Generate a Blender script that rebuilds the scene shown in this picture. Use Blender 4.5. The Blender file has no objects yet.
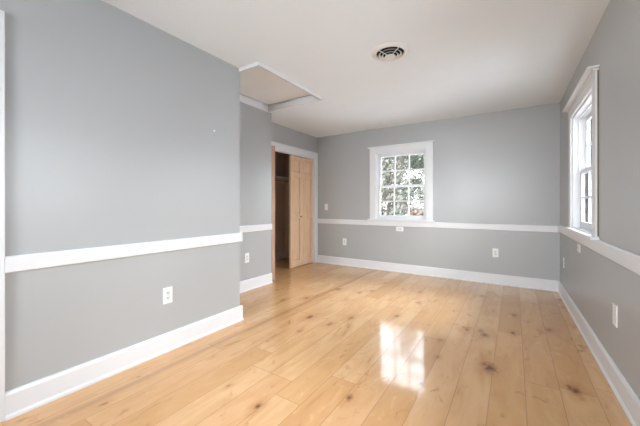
import bpy, bmesh, math, random
from mathutils import Vector, Matrix
S = bpy.context.scene
C = S.collection
random.seed(7)
H = 2.455                     # ceiling height
XR, YB, XL, XM, XC = 0.50, 4.965, -2.25, -2.955, -3.27   # right, back, left, middle-left, closet wall faces
YL, YM, YN, YREAR = 2.045, 3.285, 0.43, -1.6

# ------------------------------------------------------------------ camera
cd = bpy.data.cameras.new('camera'); cam = bpy.data.objects.new('camera', cd); C.objects.link(cam)
cam.location = (0, 0, 1.125); cam.rotation_euler = (math.radians(90), 0, math.radians(32.8))
cd.sensor_width = 36; cd.lens = 36*301/640; cd.shift_y = -0.0125; cd.clip_start = 0.02; cd.clip_end = 300
S.camera = cam
S.view_settings.view_transform = 'Standard'; S.view_settings.look = 'None'
S.view_settings.gamma = 1; S.view_settings.exposure = 0.64
# ------------------------------------------------------------------ world sky, portals and fill lamps
w = bpy.data.worlds.new('overcast_sky'); S.world = w; w.use_nodes = True
nt = w.node_tree; bg = nt.nodes['Background']
tc = nt.nodes.new('ShaderNodeTexCoord'); nz = nt.nodes.new('ShaderNodeTexNoise'); nz.inputs['Scale'].default_value = 2.5
cr = nt.nodes.new('ShaderNodeValToRGB')
cr.color_ramp.elements[0].color = (0.76, 0.86, 1.0, 1); cr.color_ramp.elements[1].color = (0.92, 0.965, 1, 1)
nt.links.new(tc.outputs['Generated'], nz.inputs['Vector']); nt.links.new(nz.outputs['Fac'], cr.inputs['Fac'])
nt.links.new(cr.outputs['Color'], bg.inputs['Color']); bg.inputs['Strength'].default_value = 6.5

def area(name, loc, rot, sx, sy, power, col=(1, 1, 1)):
    l = bpy.data.lights.new(name, 'AREA'); l.shape = 'RECTANGLE'; l.size = sx; l.size_y = sy
    l.energy = power; l.color = col
    o = bpy.data.objects.new(name, l); C.objects.link(o); o.location = loc; o.rotation_euler = rot
    return o
# unseen fill lamps added outside rear, side and corner windows to brighten the room
area('fill_lamp_rear', (-0.8, -4.4, 1.95), (math.radians(86), 0, math.radians(4)), 1.7, 1.3, 290, (0.91, 0.965, 1.0))
area('fill_lamp_side', (XR+2.3, 1.24, 2.9), (0, math.radians(64), 0), 1.6, 1.4, 185, (0.90, 0.96, 1.0))
area('fill_lamp_corner', (XR+2.3, 3.75, 2.8), (0, math.radians(66), 0), 1.5, 1.4, 260, (0.90, 0.96, 1.0))
area('sky_portal_rear', (-0.95, YREAR-0.20, 1.5), (math.radians(90), 0, 0), 1.6, 1.2, 0.001).data.cycles.is_portal = True
area('sky_portal_side', (XR+0.28, 1.24, 1.45), (0, math.radians(90), 0), 1.1, 0.95, 0.001).data.cycles.is_portal = True
area('daylight_bedroom_window', (XR+0.30, 3.55, 1.46), (0, math.radians(90), 0), 1.1, 0.92, 0.001).data.cycles.is_portal = True
area('daylight_back_window', (-1.6, YB+0.30, 1.46), (math.radians(-90), 0, 0), 0.9, 1.1, 0.001).data.cycles.is_portal = True

# ------------------------------------------------------------------ helpers
def lin(c):
    return tuple(((v/255)/12.92 if v/255 <= .04045 else ((v/255+.055)/1.055)**2.4) for v in c) + (1,)
def mat(name, rgb, rough=0.5, metal=0, bump=0, bscale=300, var=0, vscale=4, spec=0.5, coat=0):
    m = bpy.data.materials.new(name); m.use_nodes = True; t = m.node_tree; b = t.nodes['Principled BSDF']
    b.inputs['Roughness'].default_value = rough; b.inputs['Metallic'].default_value = metal
    b.inputs['Specular IOR Level'].default_value = spec; b.inputs['Coat Weight'].default_value = coat
    c = lin(rgb); co = t.nodes.new('ShaderNodeTexCoord')
    n = t.nodes.new('ShaderNodeTexNoise'); n.inputs['Scale'].default_value = vscale; n.inputs['Detail'].default_value = 4
    r = t.nodes.new('ShaderNodeValToRGB'); r.color_ramp.elements[0].position = .3; r.color_ramp.elements[1].position = .7
    r.color_ramp.elements[0].color = tuple(v*(1-var) for v in c[:3]) + (1,)
    r.color_ramp.elements[1].color = tuple(min(1, v*(1+var)) for v in c[:3]) + (1,)
    t.links.new(co.outputs['Object'], n.inputs['Vector']); t.links.new(n.outputs['Fac'], r.inputs['Fac'])
    t.links.new(r.outputs['Color'], b.inputs['Base Color'])
    if bump:
        n2 = t.nodes.new('ShaderNodeTexNoise'); n2.inputs['Scale'].default_value = bscale
        bp = t.nodes.new('ShaderNodeBump'); bp.inputs['Strength'].default_value = bump; bp.inputs['Distance'].default_value = .002
        t.links.new(co.outputs['Object'], n2.inputs['Vector']); t.links.new(n2.outputs['Fac'], bp.inputs['Height'])
        t.links.new(bp.outputs['Normal'], b.inputs['Normal'])
    return m
def wood(name, a, b_, scale=(14, 14, 1.2), rough=0.5, rings=True):
    m = bpy.data.materials.new(name); m.use_nodes = True; t = m.node_tree; b = t.nodes['Principled BSDF']
    b.inputs['Roughness'].default_value = rough
    co = t.nodes.new('ShaderNodeTexCoord'); mp = t.nodes.new('ShaderNodeMapping'); mp.inputs['Scale'].default_value = scale
    n = t.nodes.new('ShaderNodeTexNoise'); n.inputs['Scale'].default_value = 3; n.inputs['Detail'].default_value = 6; n.inputs['Distortion'].default_value = .8
    r = t.nodes.new('ShaderNodeValToRGB'); r.color_ramp.elements[0].position = .3; r.color_ramp.elements[1].position = .7
    r.color_ramp.elements[0].color = lin(a); r.color_ramp.elements[1].color = lin(b_)
    t.links.new(co.outputs['Object'], mp.inputs['Vector']); t.links.new(mp.outputs['Vector'], n.inputs['Vector'])
    t.links.new(n.outputs['Fac'], r.inputs['Fac']); t.links.new(r.outputs['Color'], b.inputs['Base Color'])
    return m

def box(bm, x0, x1, y0, y1, z0, z1, bev=0):
    x0, x1 = min(x0, x1), max(x0, x1); y0, y1 = min(y0, y1), max(y0, y1); z0, z1 = min(z0, z1), max(z0, z1)
    v = [bm.verts.new((x, y, z)) for z in (z0, z1) for y in (y0, y1) for x in (x0, x1)]
    f = [(0, 2, 3, 1), (4, 5, 7, 6), (0, 1, 5, 4), (2, 6, 7, 3), (0, 4, 6, 2), (1, 3, 7, 5)]
    fs = [bm.faces.new([v[i] for i in q]) for q in f]
    if bev:
        es = list({e for q in fs for e in q.edges})
        bmesh.ops.bevel(bm, geom=es, offset=bev, segments=2, profile=.7, affect='EDGES')
def prism(bm, pts, z0, z1):
    a = [bm.verts.new((x, y, z0)) for x, y in pts]; b = [bm.verts.new((x, y, z1)) for x, y in pts]
    bm.faces.new(a[::-1]); bm.faces.new(b)
    for i in range(len(pts)):
        j = (i+1) % len(pts); bm.faces.new((a[i], a[j], b[j], b[i]))
def extrude_profile(bm, prof, p0, p1, out):
    """prof: (depth, z) outline swept from p0 to p1; depth runs along 'out'."""
    a = [bm.verts.new((p0[0]+out[0]*d, p0[1]+out[1]*d, z)) for d, z in prof]
    b = [bm.verts.new((p1[0]+out[0]*d, p1[1]+out[1]*d, z)) for d, z in prof]
    bm.faces.new(a); bm.faces.new(b[::-1])
    for i in range(len(prof)):
        j = (i+1) % len(prof); bm.faces.new((a[i], b[i], b[j], a[j]))
def lathe(bm, prof, seg=48, c=(0, 0, 0), axis='z', close=False):
    rings = []
    for r, z in prof:
        ring = []
        for k in range(seg):
            a = 2*math.pi*k/seg; x, y = r*math.cos(a), r*math.sin(a)
            p = {'z': (x, y, z), 'y': (x, z, y), 'x': (z, x, y)}[axis]
            ring.append(bm.verts.new((p[0]+c[0], p[1]+c[1], p[2]+c[2])))
        rings.append(ring)
    n = len(rings)
    for i in range(n if close else n-1):
        j = (i+1) % n
        for k in range(seg):
            q = (k+1) % seg; bm.faces.new((rings[i][k], rings[i][q], rings[j][q], rings[j][k]))
    if not close:
        for ring in (rings[0], rings[-1]): bm.faces.new(ring)
def tube(bm, p0, p1, r0, r1=None, seg=8):
    r1 = r0 if r1 is None else r1
    p0, p1 = Vector(p0), Vector(p1); d = (p1-p0)
    q = d.to_track_quat('Z', 'Y')
    A, B = [], []
    for k in range(seg):
        a = 2*math.pi*k/seg; o = q @ Vector((math.cos(a), math.sin(a), 0))
        A.append(bm.verts.new(p0+o*r0)); B.append(bm.verts.new(p1+o*r1))
    bm.faces.new(A[::-1]); bm.faces.new(B)
    for k in range(seg):
        j = (k+1) % seg; bm.faces.new((A[k], A[j], B[j], B[k]))
def obj(name, bm, m, parent=None, smooth=False, bevel=0):
    bmesh.ops.recalc_face_normals(bm, faces=bm.faces)
    me = bpy.data.meshes.new(name); bm.to_mesh(me); bm.free(); me.materials.append(m)
    o = bpy.data.objects.new(name, me); C.objects.link(o)
    if parent: o.parent = parent
    if smooth:
        for p in me.polygons: p.use_smooth = True
        e = o.modifiers.new('split', 'EDGE_SPLIT'); e.split_angle = math.radians(35)
    if bevel:
        b = o.modifiers.new('bevel', 'BEVEL'); b.width = bevel; b.segments = 2; b.limit_method = 'ANGLE'
    return o
def tag(o, label=None, cat=None, group=None, kind=None):
    if label: o['label'] = label
    if cat: o['category'] = cat
    if group: o['group'] = group
    if kind: o['kind'] = kind
    return o
def empty(name, loc=(0, 0, 0), rz=0):
    o = bpy.data.objects.new(name, None); C.objects.link(o); o.location = loc; o.rotation_euler = (0, 0, rz)
    o.empty_display_size = .1
    return o
def copy_tree(o, parent=None):
    c = o.copy(); C.objects.link(c)
    if parent: c.parent = parent
    for ch in list(o.children): copy_tree(ch, c)
    return c
BM = bmesh.new

# ------------------------------------------------------------------ materials
M = {}
M['wall'] = mat('grey_wall_paint', (180, 182, 182), .34, bump=.12, bscale=260, var=.012, vscale=1.5)
M['ceil'] = mat('ceiling_paint', (245, 251, 255), .8, bump=.08, bscale=200, var=.01)
M['trim'] = mat('white_trim_paint', (231, 232, 234), .35, var=.01)
M['plate'] = mat('white_plastic', (242, 242, 240), .35)
M['ivory'] = mat('receptacle_plastic', (228, 228, 224), .4)
M['slot'] = mat('slot_dark', (40, 38, 36), .6)
M['hatch'] = mat('hatch_panel_paint', (250, 250, 248), .7, var=.01)
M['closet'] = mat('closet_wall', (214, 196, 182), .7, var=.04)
M['vent'] = mat('vent_enamel', (235, 234, 230), .35)
M['duct'] = mat('duct_dark', (22, 22, 22), .8)
M['tan_strip'] = mat('dark_tan', (120, 108, 88), .7, var=.2)
M['metal'] = mat('brushed_metal', (170, 168, 160), .3, 1)
M['doorwood'] = wood('pale_fir', (224, 186, 150), (244, 212, 180), (16, 16, 1.0), .45)
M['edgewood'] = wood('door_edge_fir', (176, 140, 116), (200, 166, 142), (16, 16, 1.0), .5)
M['brick'] = mat('red_siding', (176, 50, 40), .8, var=.15, vscale=6)
M['snow'] = mat('snow', (205, 208, 212), .9, var=.03, vscale=.6)
M['bark'] = mat('bark', (66, 58, 50), .9, var=.25, vscale=9)
M['leaf'] = mat('winter_leaves', (92, 90, 78), .8, var=.3, vscale=2.0)
M['leaf2'] = mat('evergreen', (66, 72, 58), .8, var=.3, vscale=2.0)
M['roofwhite'] = mat('snowy_roof', (190, 192, 196), .9, var=.05)

def glass_mat():
    m = bpy.data.materials.new('window_glass'); m.use_nodes = True; t = m.node_tree
    for n in list(t.nodes): t.nodes.remove(n)
    out = t.nodes.new('ShaderNodeOutputMaterial'); mx = t.nodes.new('ShaderNodeMixShader')
    tr = t.nodes.new('ShaderNodeBsdfTransparent'); gl = t.nodes.new('ShaderNodeBsdfGlossy'); gl.inputs['Roughness'].default_value = .02
    fr = t.nodes.new('ShaderNodeFresnel'); fr.inputs['IOR'].default_value = 1.3
    t.links.new(fr.outputs[0], mx.inputs[0]); t.links.new(tr.outputs[0], mx.inputs[1]); t.links.new(gl.outputs[0], mx.inputs[2])
    t.links.new(mx.outputs[0], out.inputs[0]); return m
M['glass'] = glass_mat()

def px_floor(u, v):
    d = 301*1.125/(v-205); r = (u-320)/301*d; a = math.radians(32.8)
    return (r*math.cos(a)-d*math.sin(a), r*math.sin(a)+d*math.cos(a))
# knots: floor position, size, strength (0..1)
KN = [(490, 368, .085, 1.), (484, 364, .05, .7), (485, 335, .07, .8), (481, 331, .05, .5), (467, 329.5, .042, .8), (513, 333, .036, .9), (514, 315, .05, .8),
      (421, 384, .024, .9), (576, 391, .05, 1.), (570, 388, .04, .7), (482, 296, .035, .7), (438, 357, .028, .6), (397, 316, .045, .8),
      (258, 406, .034, .9), (349, 398, .04, .8), (310, 317, .055, .8), (306, 298, .06, .6), (283, 300, .05, .5), (337, 289, .06, .5),
      (351, 318, .06, .5), (104, 404, .026, .6), (228, 386, .02, .5), (420, 292, .04, .5), (372, 291, .05, .5), (330, 324, .05, .5),
      (549, 330, .06, .6), (300, 331, .05, .4), (560, 300, .04, .6), (440, 340, .06, .35)]
def floor_mat():
    m = bpy.data.materials.new('wide_plank_floor'); m.use_nodes = True; t = m.node_tree; N = t.nodes; L = t.links
    b = N['Principled BSDF']; b.inputs['Specular IOR Level'].default_value = .42
    co = N.new('ShaderNodeTexCoord'); sp = N.new('ShaderNodeSeparateXYZ'); L.new(co.outputs['Object'], sp.inputs[0])
    def mth(op, a, b_=None, c=None):
        n = N.new('ShaderNodeMath'); n.operation = op
        for i, v in enumerate((a, b_, c)):
            if v is None: continue
            if isinstance(v, (int, float)): n.inputs[i].default_value = v
            else: L.new(v, n.inputs[i])
        return n.outputs[0]
    def ramp(fac, els, interp='LINEAR'):
        r = N.new('ShaderNodeValToRGB'); r.color_ramp.interpolation = interp
        while len(r.color_ramp.elements) < len(els): r.color_ramp.elements.new(.5)
        for e, (p, c) in zip(r.color_ramp.elements, els): e.position = p; e.color = c
        L.new(fac, r.inputs[0]); return r.outputs[0]
    def mix(fac, a, b_, mode='MIX'):
        n = N.new('ShaderNodeMix'); n.data_type = 'RGBA'; n.blend_type = mode
        for i, v in ((0, fac), (6, a), (7, b_)):
            if isinstance(v, (int, float)): n.inputs[i].default_value = v
            elif isinstance(v, tuple): n.inputs[i].default_value = v
            else: L.new(v, n.inputs[i])
        return n.outputs[2]
    W = .178; X = sp.outputs[0]; Y = sp.outputs[1]
    xs = mth('DIVIDE', mth('SUBTRACT', X, .235), W); ix = mth('FLOOR', xs); fx = mth('FRACT', xs)
    wn = N.new('ShaderNodeTexWhiteNoise'); wn.noise_dimensions = '1D'; L.new(ix, wn.inputs['W'])
    ys = mth('DIVIDE', mth('ADD', Y, mth('MULTIPLY', wn.outputs['Value'], 9.0)), 1.9); iy = mth('FLOOR', ys); fy = mth('FRACT', ys)
    cb = N.new('ShaderNodeCombineXYZ'); L.new(ix, cb.inputs[0]); L.new(iy, cb.inputs[1])
    w2 = N.new('ShaderNodeTexWhiteNoise'); w2.noise_dimensions = '2D'; L.new(cb.outputs[0], w2.inputs['Vector']); pr = w2.outputs['Value']
    dx = mth('MULTIPLY', mth('MINIMUM', fx, mth('SUBTRACT', 1, fx)), W)
    dy = mth('MULTIPLY', mth('MINIMUM', fy, mth('SUBTRACT', 1, fy)), 1.9)
    seam = mth('SUBTRACT', 1, mth('MINIMUM', 1, mth('DIVIDE', mth('MINIMUM', dx, dy), .0028)))
    # grain
    g = N.new('ShaderNodeCombineXYZ'); L.new(mth('ADD', mth('MULTIPLY', X, 6), mth('MULTIPLY', pr, 37)), g.inputs[0])
    L.new(mth('MULTIPLY', Y, 1.15), g.inputs[1]); L.new(mth('MULTIPLY', pr, 11), g.inputs[2])
    n1 = N.new('ShaderNodeTexNoise'); n1.inputs['Scale'].default_value = 1.5; n1.inputs['Detail'].default_value = 5; n1.inputs['Distortion'].default_value = 1.3
    L.new(g.outputs[0], n1.inputs['Vector'])
    n2 = N.new('ShaderNodeTexNoise'); n2.inputs['Scale'].default_value = 7; n2.inputs['Detail'].default_value = 8; n2.inputs['Distortion'].default_value = .6
    L.new(g.outputs[0], n2.inputs['Vector'])
    n3 = N.new('ShaderNodeTexNoise'); n3.inputs['Scale'].default_value = 1.1; n3.inputs['Detail'].default_value = 3
    L.new(co.outputs['Object'], n3.inputs['Vector'])
    base = ramp(pr, [(0, lin((212, 164, 114))), (.3, lin((222, 176, 126))), (.6, lin((230, 188, 142))), (.8, lin((224, 178, 132))), (1, lin((217, 168, 116)))])
    base = mix(ramp(n1.outputs['Fac'], [(.42, (0, 0, 0, 1)), (.85, (.8, .8, .8, 1))]), base, lin((204, 152, 98)))
    base = mix(mth('MULTIPLY', ramp(n2.outputs['Fac'], [(.45, (0, 0, 0, 1)), (.75, (1, 1, 1, 1))]), .10), base, lin((190, 146, 102)))
    # sparse brown mineral streaks
    st = ramp(n1.outputs['Fac'], [(.66, (0, 0, 0, 1)), (.74, (1, 1, 1, 1))])
    base = mix(mth('MULTIPLY', st, .35), base, lin((150, 100, 62)))
    # darker tan grain along one board by the left wall
    k = mth('SUBTRACT', 1, mth('MINIMUM', 1, mth('DIVIDE', mth('ABSOLUTE', mth('ADD', X, mth('ADD', 2.02, mth('MULTIPLY', mth('SUBTRACT', n3.outputs['Fac'], .5), .05)))), .045)))
    base = mix(mth('MULTIPLY', k, .50), base, lin((158, 112, 72)))
    # knots
    nd = N.new('ShaderNodeTexNoise'); nd.inputs['Scale'].default_value = 30; nd.inputs['Detail'].default_value = 3; L.new(co.outputs['Object'], nd.inputs['Vector'])
    mask = None; halo = None
    for (u, v, s, a) in KN:
        kx, ky = px_floor(u, v)
        ex = mth('DIVIDE', mth('SUBTRACT', X, kx), s*.62); ey = mth('DIVIDE', mth('SUBTRACT', Y, ky), s*1.15)
        d = mth('SQRT', mth('ADD', mth('MULTIPLY', ex, ex), mth('MULTIPLY', ey, ey)))
        d2 = mth('ADD', d, mth('MULTIPLY', mth('SUBTRACT', nd.outputs['Fac'],   .5), 1.7))
        kk = mth('MULTIPLY', mth('MAXIMUM', 0, mth('MINIMUM', 1, mth('MULTIPLY', mth('SUBTRACT', 1.0, d2), 1.1))), a)
        hh = mth('MULTIPLY', mth('MAXIMUM', 0, mth('SUBTRACT', 1, mth('MULTIPLY', d, .36))), a)
        mask = kk if mask is None else mth('MAXIMUM', mask, kk); halo = hh if halo is None else mth('MAXIMUM', halo, hh)
    base = mix(mth('MULTIPLY', mth('MULTIPLY', halo, mth('MULTIPLY', nd.outputs['Fac'], 1.6)), .75), base, lin((186, 130, 80)))
    base = mix(mask, base, lin((108, 66, 40)))
    # scattered mineral marks and short brown flecks running with the grain
    q = N.new('ShaderNodeCombineXYZ'); L.new(mth('ADD', mth('MULTIPLY', X, 7.5), mth('MULTIPLY', pr, 53)), q.inputs[0]); L.new(mth('MULTIPLY', Y, 3.2), q.inputs[1])
    n5 = N.new('ShaderNodeTexNoise'); n5.inputs['Scale'].default_value = 1.6; n5.inputs['Detail'].default_value = 7; n5.inputs['Roughness'].default_value = .62; n5.inputs['Distortion'].default_value = .9
    L.new(q.outputs[0], n5.inputs['Vector'])
    base = mix(mth('MULTIPLY', ramp(n5.outputs['Fac'], [(.60, (0, 0, 0, 1)), (.68, (1, 1, 1, 1))]), .42), base, lin((176, 120, 72)))
    base = mix(mth('MULTIPLY', ramp(n5.outputs['Fac'], [(.69, (0, 0, 0, 1)), (.74, (1, 1, 1, 1))]), .7), base, lin((124, 78, 46)))
    base = mix(mth('MULTIPLY', ramp(n5.outputs['Fac'], [(.28, (1, 1, 1, 1)), (.42, (0, 0, 0, 1))]), .35), base, lin((240, 206, 164)))
    base = mix(mth('MULTIPLY', seam, .55), base, lin((120, 80, 50)))
    L.new(base, b.inputs['Base Color'])
    rg = ramp(n3.outputs['Fac'], [(.3, (.07, .07, .07, 1)), (.7, (.13, .13, .13, 1))]); L.new(rg, b.inputs['Roughness'])
    hgt = mth('ADD', mth('MULTIPLY', seam, -1.0), mth('MULTIPLY', n1.outputs['Fac'], .35))
    bp = N.new('ShaderNodeBump'); bp.inputs['Strength'].default_value = .12; bp.inputs['Distance'].default_value = .002
    L.new(hgt, bp.inputs['Height']); L.new(bp.outputs['Normal'], b.inputs['Normal'])
    return m
M['floor'] = floor_mat()

# ------------------------------------------------------------------ room shell
ST = 'structure'
XCB = -4.12                    # closet back wall
b = BM(); box(b, XCB-.12, XR+.24, YREAR-.16, YB+.16, -.12, 0)
tag(obj('floor', b, M['floor']), 'wide knotty honey-coloured plank floor, glossy', 'floor', kind=ST)
# ceiling with the attic hatch hole
HX0, HX1, HY0, HY1 = XM, -2.0, 2.045, 3.22
b = BM()
box(b, XCB-.12, HX0, YREAR-.16, YB+.16, H, H+.14); box(b, HX1, XR+.24, YREAR-.16, YB+.16, H, H+.14)
box(b, HX0, HX1, YREAR-.16, HY0, H, H+.14); box(b, HX0, HX1, HY1, YB+.16, H, H+.14)
tag(obj('ceiling', b, M['ceil']), 'flat white painted ceiling', 'ceiling', kind=ST)

def wall_with_openings(bm, axis, face, thick, a0, a1, holes):
    """axis 'x': wall runs along x at y=face..face+thick; 'y': wall runs along y at x=face..face+thick"""
    def bx(p, q, z0, z1):
        if q-p < 1e-4 or z1-z0 < 1e-4: return
        if axis == 'x': box(bm, p, q, face, face+thick, z0, z1)
        else: box(bm, face, face+thick, p, q, z0, z1)
    cur = a0
    for (h0, h1, z0, z1) in sorted(holes):
        bx(cur, h0, 0, H); bx(h0, h1, 0, z0); bx(h0, h1, z1, H); cur = h1
    bx(cur, a1, 0, H)
# window openings
WB = (-2.043, -1.173, .885, 2.035)      # back window, x range
WR = (3.065, 4.04, .895, 2.035)            # right window, y range
WS = (.77, 1.72, .885, 2.0)             # side window just beside the camera
WREAR = (-1.75, -.15, .885, 2.1)  # added rear window opening, out of view, lets fill light in
b = BM(); wall_with_openings(b, 'x', YB, .16, XC-.12, XR+.16, [WB]); tag(obj('wall_back', b, M['wall']), 'grey far wall with the paned window', 'wall', kind=ST)
b = BM(); wall_with_openings(b, 'y', XR, .16, YREAR, YB, [WS, WR]); tag(obj('wall_right', b, M['wall']), 'grey right-hand wall with tall window', 'wall', kind=ST)
b = BM(); wall_with_openings(b, 'x', YREAR-.16, .16, XL-.12, XR+.24, [WREAR]); tag(obj('wall_rear', b, M['wall']), 'grey wall behind the viewer', 'wall', kind=ST)
b = BM(); wall_with_openings(b, 'y', XL-.12, .12, YREAR, YN-.09, [(-.48, YN-.10, 0, 2.03)])
prism(b, [(XL-.12, YN-.09), (XL, YN-.09), (XL, YL), (XM, YL), (XM, YL-.12), (XL-.12, YL-.12)], 0, H)
tag(obj('wall_left', b, M['wall']), 'light grey near left wall ending at an outer corner', 'wall', kind=ST)
b = BM(); prism(b, [(XM, YL-.12), (XM, YM), (XC, YM), (XC, YM+.12), (XC-.12, YM+.12), (XC-.12, YM-.12), (XM-.12, YM-.12), (XM-.12, YL-.12)], 0, H)
tag(obj('wall_left_middle', b, M['wall']), 'grey recessed stretch of wall beside the closet', 'wall', kind=ST)
OC = (3.47, 4.855, 2.03)  # closet opening y0,y1,head
b = BM(); wall_with_openings(b, 'y', XC-.12, .12, YM+.12, YB, [(OC[0], OC[1], 0, OC[2])])
tag(obj('wall_closet', b, M['wall']), 'grey wall around the closet opening', 'wall', kind=ST)
# closet inner shell
b = BM(); box(b, XCB-.1, XCB, YM+.01, YB+.16, 0, H); box(b, XCB, XC-.12, YM-.09, YM+.02, 0, H); box(b, XCB, XC-.12, YB+.02, YB+.16, 0, H)
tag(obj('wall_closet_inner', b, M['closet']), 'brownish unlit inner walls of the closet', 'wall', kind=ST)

# baseboards: profile with small top bead and shoe
BP = [(0, 0), (.026, 0), (.026, .012), (.017, .024), (.017, .125), (.012, .138), (.006, .142), (0, .142)]
def base(name, segs, label):
    b = BM()
    for p0, p1, out in segs: extrude_profile(b, BP, p0, p1, out)
    tag(obj(name, b, M['trim']), label, 'baseboard', kind=ST)
base('baseboard_back', [((XC, YB), (XR, YB), (0, -1))], 'white baseboard along the far wall')
base('baseboard_right', [((XR, YREAR+.01), (XR, YB-.026), (-1, 0))], 'white baseboard along the right wall')
base('baseboard_left', [((XL, YN), (XL, YL+.026), (1, 0)), ((XL+.0, YL), (XM, YL), (0, 1))], 'white baseboard along the near left wall')
base('baseboard_left_middle', [((XM, YL+.026), (XM, YM+.0), (1, 0))], 'white baseboard under the outlet beside the closet')
base('baseboard_closet', [((XCB, YM+.02), (XCB, YB+.02), (1, 0))], 'white baseboard inside the closet')
# chair rails
def rp(dz, k=1.0):
    return [(d, .766+dz+(z-.766)*k) for d, z in RP]
RP = [(0, .766), (.012, .766), (.019, .772), (.019, .846), (.014, .855), (0, .855)]
def rail(name, segs, label, prof=None):
    b = BM()
    for p0, p1, out in segs: extrude_profile(b, prof or RP, p0, p1, out)
    tag(obj(name, b, M['trim']), label, 'chair rail', kind=ST)
rail('trim_1', [((XL, YN), (XL, YL+.019), (1, 0)), ((XL, YL), (XM, YL), (0, 1))], 'white chair rail on the near left wall')
rail('trim_2', [((XM, YL+.019), (XM, YM), (1, 0))], 'white chair rail on the stretch beside the closet')
rail('trim_3', [((XC, YB), (XR, YB), (0, -1))], 'white chair rail under the far window')
rail('trim_4', [((XR, YREAR+.01), (XR, YB-.019), (-1, 0))], 'white chair rail along the right wall', rp(.012, 1.06))
# closet casing: right jamb, head and left jamb
b = BM()
box(b, XC, XC+.02, OC[1]-.005, YB-.001, 0, OC[2]+.10)
box(b, XC, XC+.02, YM+.001, OC[0]+.005, 0, OC[2]+.10)
box(b, XC, XC+.02, OC[0]+.005, OC[1]-.005, OC[2]-.005, OC[2]+.10)
box(b, XC, XC+.028, YM+.001, YB-.001, OC[2]+.10, OC[2]+.115)
box(b, XC-.12, XC, OC[1]-.018, OC[1], 0, OC[2]-.001); box(b, XC-.12, XC, OC[0], OC[0]+.018, 0, OC[2]-.001)
box(b, XC-.12, XC, OC[0]+.018, OC[1]-.018, OC[2]-.02, OC[2]-.001)
tag(obj('trim_5', b, M['trim'], bevel=.002), 'white casing framing the closet opening', 'door casing', kind=ST)
# door at the extreme left edge
b = BM()
box(b, XL, XL+.02, YN-.105, YN, 0, 2.135); box(b, XL, XL+.02, -.59, -.485, 0, 2.135); box(b, XL, XL+.02, -.485, YN-.105, 2.03, 2.135)
tag(obj('trim_6', b, M['trim'], bevel=.003), 'white door casing at the very left edge of the view', 'door casing', kind=ST)
b = BM(); box(b, XL-.07, XL-.03, -.475, YN-.105, .008, 2.02)
for y0, y1 in ((-.40, -.08), (0.0, .25)):
    for z0, z1 in ((.2, .9), (1.05, 1.9)): box(b, XL-.03, XL-.024, y0, y1, z0, z1, .004)
dd = obj('door_2', b, M['trim']); tag(dd, 'white panelled room door beside the left casing', 'door', kind=ST)
b = BM(); lathe(b, [(.012, 0), (.012, .03), (.027, .04), (.027, .06), (.012, .068)], 20, (XL-.03, -.42, .95), 'x'); obj('door_knob', b, M['metal'], dd, True)

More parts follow.
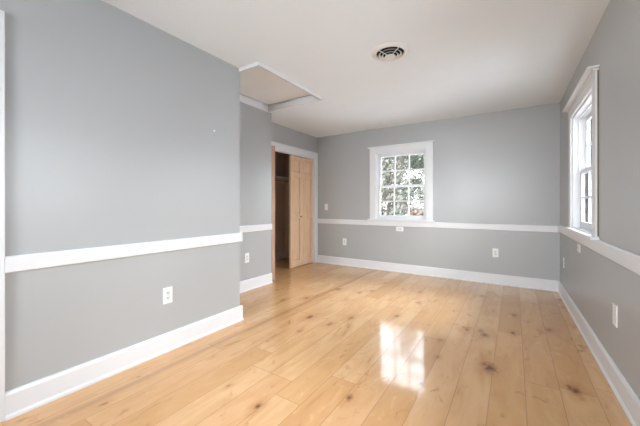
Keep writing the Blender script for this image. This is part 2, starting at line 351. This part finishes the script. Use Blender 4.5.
# ------------------------------------------------------------------ windows
def make_window(name, W, z0, z1, loc, rz, label, cols=3, cap=.07, hc=.105, cw=.10):
    """local x along wall, y outward through wall (0 = inner wall face), centre at x=0"""
    r = empty(name, loc, rz); tag(r, label, 'window', kind=ST)
    h = W/2; T = .16
    b = BM()                                   # casing
    box(b, -h-cw, -h+.006, -.02, 0, z0-.005, z1-.006); box(b, h-.006, h+cw, -.02, 0, z0-.005, z1-.006)
    box(b, -h-cw, h+cw, -.021, 0, z1-.006, z1+hc-.02)
    obj('casing', b, M['trim'], r, bevel=.0015)
    b = BM(); box(b, -h-cw-.035, h+cw+.035, -cap, 0, z1+hc-.02, z1+hc-.007)
    box(b, -h-cw-.012, h+cw+.012, -.034, 0, z1+hc-.034, z1+hc-.02)
    obj('cap_moulding', b, M['trim'], r, bevel=.002)
    b = BM(); box(b, -h-cw-.03, h+cw+.03, -.052, 0, z0-.029, z0-.005); box(b, -h, h, -.001, T, z0-.028, z0+.001)
    obj('window_sill', b, M['trim'], r, bevel=.003)
    b = BM(); t = .022                         # jamb box + stops
    box(b, -h, -h+t, 0.001, T, z0, z1); box(b, h-t, h, 0.001, T, z0, z1); box(b, -h+t, h-t, 0.001, T, z1-t, z1)
    for s in (-1, 1):
        box(b, s*(h-t), s*(h-t-.012), .045, .057, z0+.001, z1-t); box(b, s*(h-t), s*(h-t-.010), .094, .100, z0+.001, z1-t)
    box(b, -h+t, h-t, .045, .057, z1-t-.012, z1-t)
    obj('window_frame', b, M['trim'], r)
    zi0, zi1 = z0+.002, z1-t; zm = (zi0+zi1)/2; xi = h-t-.002
    def sash(nm, a0, a1, y0, y1, br, tr):
        b = BM(); st = .042; ym = (y0+y1)/2
        box(b, -xi, -xi+st, y0, y1, a0, a1); box(b, xi-st, xi, y0, y1, a0, a1)
        box(b, -xi+st, xi-st, y0, y1, a0, a0+br); box(b, -xi+st, xi-st, y0, y1, a1-tr, a1)
        gx0, gx1, gz0, gz1 = -xi+st, xi-st, a0+br, a1-tr
        for k in range(1, cols):
            x = gx0+(gx1-gx0)*k/cols; box(b, x-.009, x+.009, y0+.006, y1-.006, gz0, gz1)
        zc = (gz0+gz1)/2
        for k in range(cols):
            xa = gx0+(gx1-gx0)*k/cols+(.009 if k else 0); xb = gx0+(gx1-gx0)*(k+1)/cols-(.009 if k < cols-1 else 0)
            box(b, xa, xb, y0+.006, y1-.006, zc-.009, zc+.009)
        s = obj(nm, b, M['trim'], r)
        b = BM(); box(b, gx0-.004, gx1+.004, ym-.0015, ym+.0015, gz0-.004, gz1+.004); obj('glass', b, M['glass'], s)
        return s
    sash('upper_sash', zm-.018, zi1-.001, .101, .131, .036, .045)
    lo = sash('lower_sash', zi0, zm+.018, .060, .090, .062, .036)
    for x in (-.16, .16) if W > .8 else (0,):
        b = BM(); box(b, x-.022, x+.022, .062, .088, zm+.018, zm+.026, .002); tube(b, (x, .075, zm+.026), (x, .075, zm+.034), .009, .009, 12)
        box(b, x-.006, x+.028, .069, .081, zm+.030, zm+.038, .002); obj('sash_lock', b, M['plate'], lo)
    return r
make_window('window_1', WB[1]-WB[0], WB[2], WB[3], ((WB[0]+WB[1])/2, YB, 0), 0, 'white double-hung window with six-over-six panes on the far wall', cap=.045, hc=.112)
w2_ = make_window('window_2', WR[1]-WR[0], WR[2], WR[3], (XR, (WR[0]+WR[1])/2, 0), math.radians(-90), 'tall white window near the corner of the right wall', hc=.115)
b = BM(); box(b, .4875+.1002, .4875+.106, -.008, -.0005, .895, 2.12); obj('casing_edge', b, M['tan_strip'], w2_)  # narrow dark tan strip along the casing's near side
make_window('window_3', WS[1]-WS[0], WS[2], WS[3], (XR, (WS[0]+WS[1])/2, 0), math.radians(-90), 'white window on the right wall beside the viewer, past the frame')
make_window('window_4', WREAR[1]-WREAR[0], WREAR[2], WREAR[3], ((WREAR[0]+WREAR[1])/2, YREAR, 0), math.radians(180), 'white window added in the unseen wall behind the viewer for fill light', cols=5)

# ------------------------------------------------------------------ closet doors
LW, LT, LH = .343, .034, 1.985
def leaf(parent, name='door_leaf'):
    """leaf mesh: x 0..LW, y 0..LT, z 0..LH, raised panels on both faces"""
    b = BM(); st = .052
    rails = [(0, .10), (.86, .935), (1.615, 1.69), (LH-.055, LH)]
    box(b, 0, st, 0, LT, 0, LH); box(b, LW-st, LW, 0, LT, 0, LH)
    for z0, z1 in rails: box(b, st, LW-st, 0, LT, z0, z1)
    for i in range(3):
        z0, z1 = rails[i][1], rails[i+1][0]
        box(b, st, LW-st, .014, LT-.014, z0, z1)
        for ya, yb, s in ((.0145, .005, -1), (LT-.0145, LT-.005, 1)):   # bevelled raised field
            x0, x1, w0, w1 = st+.012, LW-st-.012, z0+.012, z1-.012; g = .022
            A = [b.verts.new((x, ya, z)) for x, z in ((x0, w0), (x1, w0), (x1, w1), (x0, w1))]
            B = [b.verts.new((x, yb, z)) for x, z in ((x0+g, w0+g), (x1-g, w0+g), (x1-g, w1-g), (x0+g, w1-g))]
            b.faces.new(B); b.faces.new(A)
            for k in range(4): b.faces.new((A[k], A[(k+1) % 4], B[(k+1) % 4], B[k]))
    return obj(name, b, M['doorwood'], parent)
def place(o, p, ang): o.location = (p[0], p[1], .015); o.rotation_euler = (0, 0, ang)
# right pair, nearly flat in the opening (x axis of each leaf points towards the back wall)
dr = empty('door_1', (XC-.06, OC[1]-.02, 0)); tag(dr, 'pale wooden bifold closet door, right pair pulled nearly flat across the opening', 'door', kind=ST)
def chain(root, pivot, a1, a2):
    """two hinged leaves: first from pivot along a1, second from its end along a2 (world angles)"""
    p1 = Vector((pivot[0]+LW*math.cos(a1), pivot[1]+LW*math.sin(a1)))
    l1 = leaf(root); place(l1, (pivot[0]-root.location.x, pivot[1]-root.location.y), a1)
    l2 = leaf(root); place(l2, (p1.x-root.location.x+.006*math.cos(a2), p1.y-root.location.y+.006*math.sin(a2)), a2)
    return l1, l2, p1
l1, l2, p1 = chain(dr, (XC-.045, OC[1]-.022), math.radians(-90-4), math.radians(-90+4))
# leaves' +y side faces +x (room) when the angle is about -90
b = BM(); lathe(b, [(.006, 0), (.006, .014), (.015, .020), (.017, .028), (.012, .036)], 20, (.035, LT, .90), 'y'); obj('knob', b, M['metal'], l2, True)
for z in (.2, 1.0, 1.78):
    b = BM(); tube(b, (LW+.001, -.004, z), (LW+.001, -.004, z+.07), .005); obj('hinge', b, M['metal'], l1)
b = BM(); tube(b, (LW-.03, LT/2, -.013), (LW-.03, LT/2, 0), .008); tube(b, (.03, LT/2, LH), (.03, LT/2, LH+.012), .006); obj('pivot_pin', b, M['plate'], l1)
# left pair, folded and projecting into the room beside the corner
dl = empty('door_3', (-2.99, 3.40, 0)); tag(dl, 'wooden bifold closet door, left pair folded and seen edge-on at the wall corner', 'door', kind=ST)
for k, yy in enumerate((3.352, 3.391)):
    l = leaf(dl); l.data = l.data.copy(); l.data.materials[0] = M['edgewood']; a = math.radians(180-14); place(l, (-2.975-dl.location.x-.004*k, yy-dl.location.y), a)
    if k == 0:
        for z in (.06, .96, 1.30): 
            b = BM(); tube(b, (.0, LT+.002, z), (.0, LT+.002, z+.06), .005); obj('hinge', b, M['metal'], l)
# track
b = BM(); box(b, XC-.075, XC-.045, OC[0]+.02, OC[1]-.02, OC[2]-.032, OC[2]-.0205)
tag(obj('door_track', b, M['slot']), 'dark metal track above the closet doors', 'door track')
# shelf and rod
b = BM(); box(b, XCB+.001, -3.80, YM+.021, YB+.019, 1.66, 1.68); sh = obj('closet_shelf', b, M['trim']); tag(sh, 'white shelf high inside the closet', 'shelf')
b = BM(); box(b, XCB+.001, XCB+.02, YM+.021, YB+.019, 1.60, 1.6595); obj('cleat', b, M['trim'], sh)
b = BM(); tube(b, (-3.84, YM+.022, 1.60), (-3.84, YB+.018, 1.60), .015, seg=16); tag(obj('closet_rod', b, M['edgewood']), 'round hanging rod below the closet shelf', 'closet rod')

# ------------------------------------------------------------------ outlets, switch, plates (local: x along wall, -y towards room)
def plate_root(name, loc, rz): return empty(name, loc, rz)
def outlet(loc, rz, label, horiz=False, h=.124, w_=.074, blank=False):
    r = plate_root('wall_outlet', loc, rz); tag(r, label, 'outlet', 'electrical outlets round the room')
    def tr(x, z): return (z, -x) if horiz else (x, z)
    def bxx(bm, x0, x1, y0, y1, z0, z1, bev=0):
        a = tr(x0, z0); c = tr(x1, z1); box(bm, a[0], c[0], y0, y1, a[1], c[1], bev)
    b = BM(); bxx(b, -w_/2, w_/2, -.006, 0, -h/2, h/2, .002); obj('cover_plate', b, M['plate'], r)
    for s in (() if blank else (-1, 1)):
        b = BM(); bxx(b, -.017, .017, -.0085, -.0061, s*.0195-.0135, s*.0195+.0135, .001); q = obj('receptacle', b, M['ivory'], r)
        b = BM()
        for x in (-.0065, .0065): bxx(b, x-.0015, x+.0015, -.0090, -.0086, s*.0195-.002, s*.0195+.007)
        bxx(b, -.0025, .0025, -.0090, -.0086, s*.0195-.010, s*.0195-.005); obj('slots', b, M['slot'], q)
    b = BM(); lathe(b, [(.003, -.0061), (.003, -.0075)], 10, (0, 0, 0), 'y'); obj('screw', b, M['metal'], r)
    return r
RB, RR, RL = 0, math.radians(-90), math.radians(90)
outlet((XL, 1.317, .428), RL, 'white outlet low on the near left wall, the closest to the viewer on that side')
outlet((XM, 2.807, .43), RL, 'white outlet on the wall stretch beside the closet')
outlet((-2.653, YB, .44), RB, 'white outlet low on the far wall, left of the window')
outlet((-.222, YB, .443), RB, 'white outlet low on the far wall, near its right end')
outlet((XR, 4.626, .431), RR, 'white outlet low on the right wall close to the room corner')
outlet((XR, 2.55, .447), RR, 'plain white outlet cover nearest the viewer on the right wall', h=.134, w_=.08, blank=True)
outlet((-1.608, YB, .722), RB, 'sideways white outlet just under the rail below the far window', True)
outlet((XR, 3.694, .721), RR, 'sideways white outlet just under the rail below the right window', True)
r = plate_root('light_switch', (-3.054, YB, 1.085), RB); tag(r, 'white light switch on the far wall above the rail', 'switch')
b = BM(); box(b, -.036, .036, -.006, 0, -.06, .06, .002); obj('cover_plate', b, M['plate'], r)
b = BM(); box(b, -.005, .005, -.016, -.0061, -.004, .012, .001); obj('toggle', b, M['ivory'], r)
# little wall hook
r = empty('wall_hook', (XL, 1.745, 1.775), RL); tag(r, 'tiny pale hook and screw hole high on the near left wall', 'hook')
b = BM(); lathe(b, [(.006, 0), (.009, -.004), (.004, -.006), (.004, -.014)], 14, (0, 0, .012), 'y'); obj('peg', b, M['plate'], r, True)
b = BM(); lathe(b, [(.008, 0), (.008, -.001)], 14, (0.004, 0, -.03), 'y'); obj('patch', b, mat('wall_patch', (168, 170, 172), .6), r)

# ------------------------------------------------------------------ attic hatch
r = empty('attic_hatch', ((HX0+HX1)/2, (HY0+HY1)/2, H)); tag(r, 'recessed attic hatch with white moulding in the ceiling corner', 'attic hatch')
def rel(bm):
    bmesh.ops.translate(bm, verts=bm.verts, vec=-r.location); return bm
b = BM(); box(b, HX0+.022, HX1-.022, HY0+.022, HY1-.022, H+.091, H+.105); obj('hatch_panel', rel(b), M['hatch'], r)
b = BM()
box(b, HX0+.0005, HX0+.014, HY0+.0005, HY1-.0005, H-.004, H+.080); box(b, HX0+.014, HX1-.0005, HY1-.014, HY1-.0005, H+.001, H+.080)
box(b, HX1-.014, HX1-.0005, HY0+.0005, HY1-.014, H+.001, H+.080); box(b, HX0+.014, HX1-.014, HY0+.0005, HY0+.014, H+.001, H+.080)
obj('hatch_lining', rel(b), M['trim'], r)
b = BM(); box(b, HX0, HX1, HY0, HY1, H+.125, H+.135); obj('back_board', rel(b), M['slot'], r)
b = BM(); box(b, HX1-.012, HX1+.014, HY0-.014, HY1-.07, H-.034, H-.0005, .005); obj('moulding', rel(b), M['trim'], r)
b = BM(); box(b, XL+.001, HX1-.0125, HY0-.014, HY0+.014, H-.034, H-.0005, .005); obj('moulding', rel(b), M['trim'], r)

# ------------------------------------------------------------------ ceiling vent
vx, vy = -.905, 2.53
r = empty('ceiling_vent', (vx, vy, H)); tag(r, 'round white ceiling air vent with concentric rings', 'vent')
b = BM(); lathe(b, [(.160, -.0005), (.160, -.004), (.148, -.013), (.132, -.018), (.119, -.016), (.117, -.0005)], 64, close=True); obj('flange', b, M['vent'], r, True)
b = BM(); lathe(b, [(.1165, -.0004), (.1165, -.002)], 48); obj('duct_opening', b, M['duct'], r)
for R0, z in ((.089, -.022), (.064, -.032)):
    b = BM(); lathe(b, [(R0-.004, z+.006), (R0+.010, z-.003), (R0+.010, z-.005), (R0-.004, z+.004)], 56, close=True); obj('ring', b, M['vent'], r, True)
b = BM(); lathe(b, [(.030, -.033), (.045, -.038), (.046, -.041), (.030, -.046), (.008, -.048)], 48); obj('centre_disc', b, M['vent'], r, True)
for k in range(4):
    a = math.radians(58+90*k); b = BM(); tube(b, (.030*math.cos(a), .030*math.sin(a), -.034), (.118*math.cos(a), .118*math.sin(a), -.012), .0035); obj('spoke', b, M['vent'], r)

# ------------------------------------------------------------------ exterior seen through the windows (upper storey)
G = -3.0
b = BM(); box(b, -70, 60, 5.4, 90, G-.2, G); box(b, .9, 60, -30, 5.4, G-.2, G)
tag(obj('ground', b, M['snow']), 'snowy ground outside', 'ground', kind=ST)
hb = empty('red_building', (-2.4, 27, G)); tag(hb, 'low red building outside the far window, snow on its roof', 'building')
b = BM(); box(b, -5.6, .6, 0, 7, 0, 3.9); obj('wall', b, M['brick'], hb)
b = BM(); prism(b, [(-.4, 3.85), (7.4, 3.85), (3.5, 4.75)], -6.0, 1.0)
for v in b.verts: v.co = Vector((v.co.z, v.co.x, v.co.y))
obj('roof', b, M['roofwhite'], hb)
for x in (-4.6, -2.4):
    b = BM(); box(b, x-.45, x+.45, -.06, .02, 1.6, 3.0); f = obj('window', b, M['trim'], hb)
    b = BM(); box(b, x-.38, x+.38, -.07, -.055, 1.68, 2.92); obj('pane', b, M['slot'], f)
def tree(loc, h, label, leafm, nleaf, spread, seed, base_h=.25):
    random.seed(seed)
    r = empty('tree', loc); tag(r, label, 'tree', 'trees beyond the far window')
    b = BM(); tips = []
    def grow(p, d, l, rad, n):
        q = p+d*l; tube(b, p, q, rad, rad*.7, 5); tips.append(q)
        if n == 0: return
        for _ in range(3 if n > 1 else 4):
            nd = (d+Vector((random.uniform(-1, 1), random.uniform(-1, 1), random.uniform(-.35, .6)))*spread).normalized()
            s = random.uniform(.45, 1); grow(p+d*l*s, nd, l*random.uniform(.55, .8), rad*.55, n-1)
    p = Vector((0, 0, 0)); d = Vector((.03, 0, 1)).normalized()
    for k in range(6):
        l = h/6*.9; q = p+d*l; tube(b, p, q, .16*(1-k*.15), .16*(1-(k+1)*.15), 7)
        if k >= 1:
            for _ in range(4):
                a = random.uniform(0, 6.28); grow(p+d*l*random.random(), Vector((math.cos(a), math.sin(a), random.uniform(.0, .7))).normalized(), h*.13, .05, 3)
        p = q
    obj('trunk', b, M['bark'], r)
    b = BM()
    for _ in range(nleaf):   # leaves scattered about the twig ends
        t = random.choice(tips)+Vector([random.gauss(0, .22) for _ in range(3)])
        if t.z < h*base_h: continue
        n = Vector([random.gauss(0, 1) for _ in range(3)]).normalized(); s = random.uniform(.05, .12)*(h/8)
        a = n.orthogonal().normalized()*s; c = n.cross(a).normalized()*s*.6
        b.faces.new([b.verts.new(t+a), b.verts.new(t+c), b.verts.new(t-a), b.verts.new(t-c)])
    obj('foliage', b, leafm, r)
def at(u, Y):
    k = (u-320)/301; return (Y*(.8406*k-.5417)/(.8406+.5417*k), Y, G)
tree(at(374, 11), 7.2, 'greyish thin-twigged tree, nearest and leftmost through the far window', M['leaf'], 3000, .85, 3)
tree(at(396, 20), 9.0, 'bushy dark green tree in the middle of the far window', M['leaf2'], 9000, .8, 5)
tree(at(456, 15.5), 7.2, 'thin-twigged tree at the right side of the far window', M['leaf'], 900, .9, 11)
tree(at(388, 38), 15, 'tall hazy evergreen far behind, left through the far window', M['leaf2'], 9000, .75, 21, .1)
tree(at(425, 52), 15, 'tall grey-green tree far behind the red building', M['leaf'], 5000, .8, 22, .1)
# the right wall runs a touch out of square (0.65 degrees): turn it and everything fixed to it about the room corner
piv = Matrix.Translation((.5, YB, 0)) @ Matrix.Rotation(math.radians(.65), 4, 'Z') @ Matrix.Translation((-.5, -YB, 0))
for o in list(C.objects):
    if o.parent: continue
    if o.name in ('wall_right', 'baseboard_right', 'trim_4', 'window_2', 'window_3') or (o.name.startswith('wall_outlet') and abs(o.location.x-XR) < 1e-3):
        o.matrix_world = piv @ Matrix.LocRotScale(o.location, o.rotation_euler, o.scale)
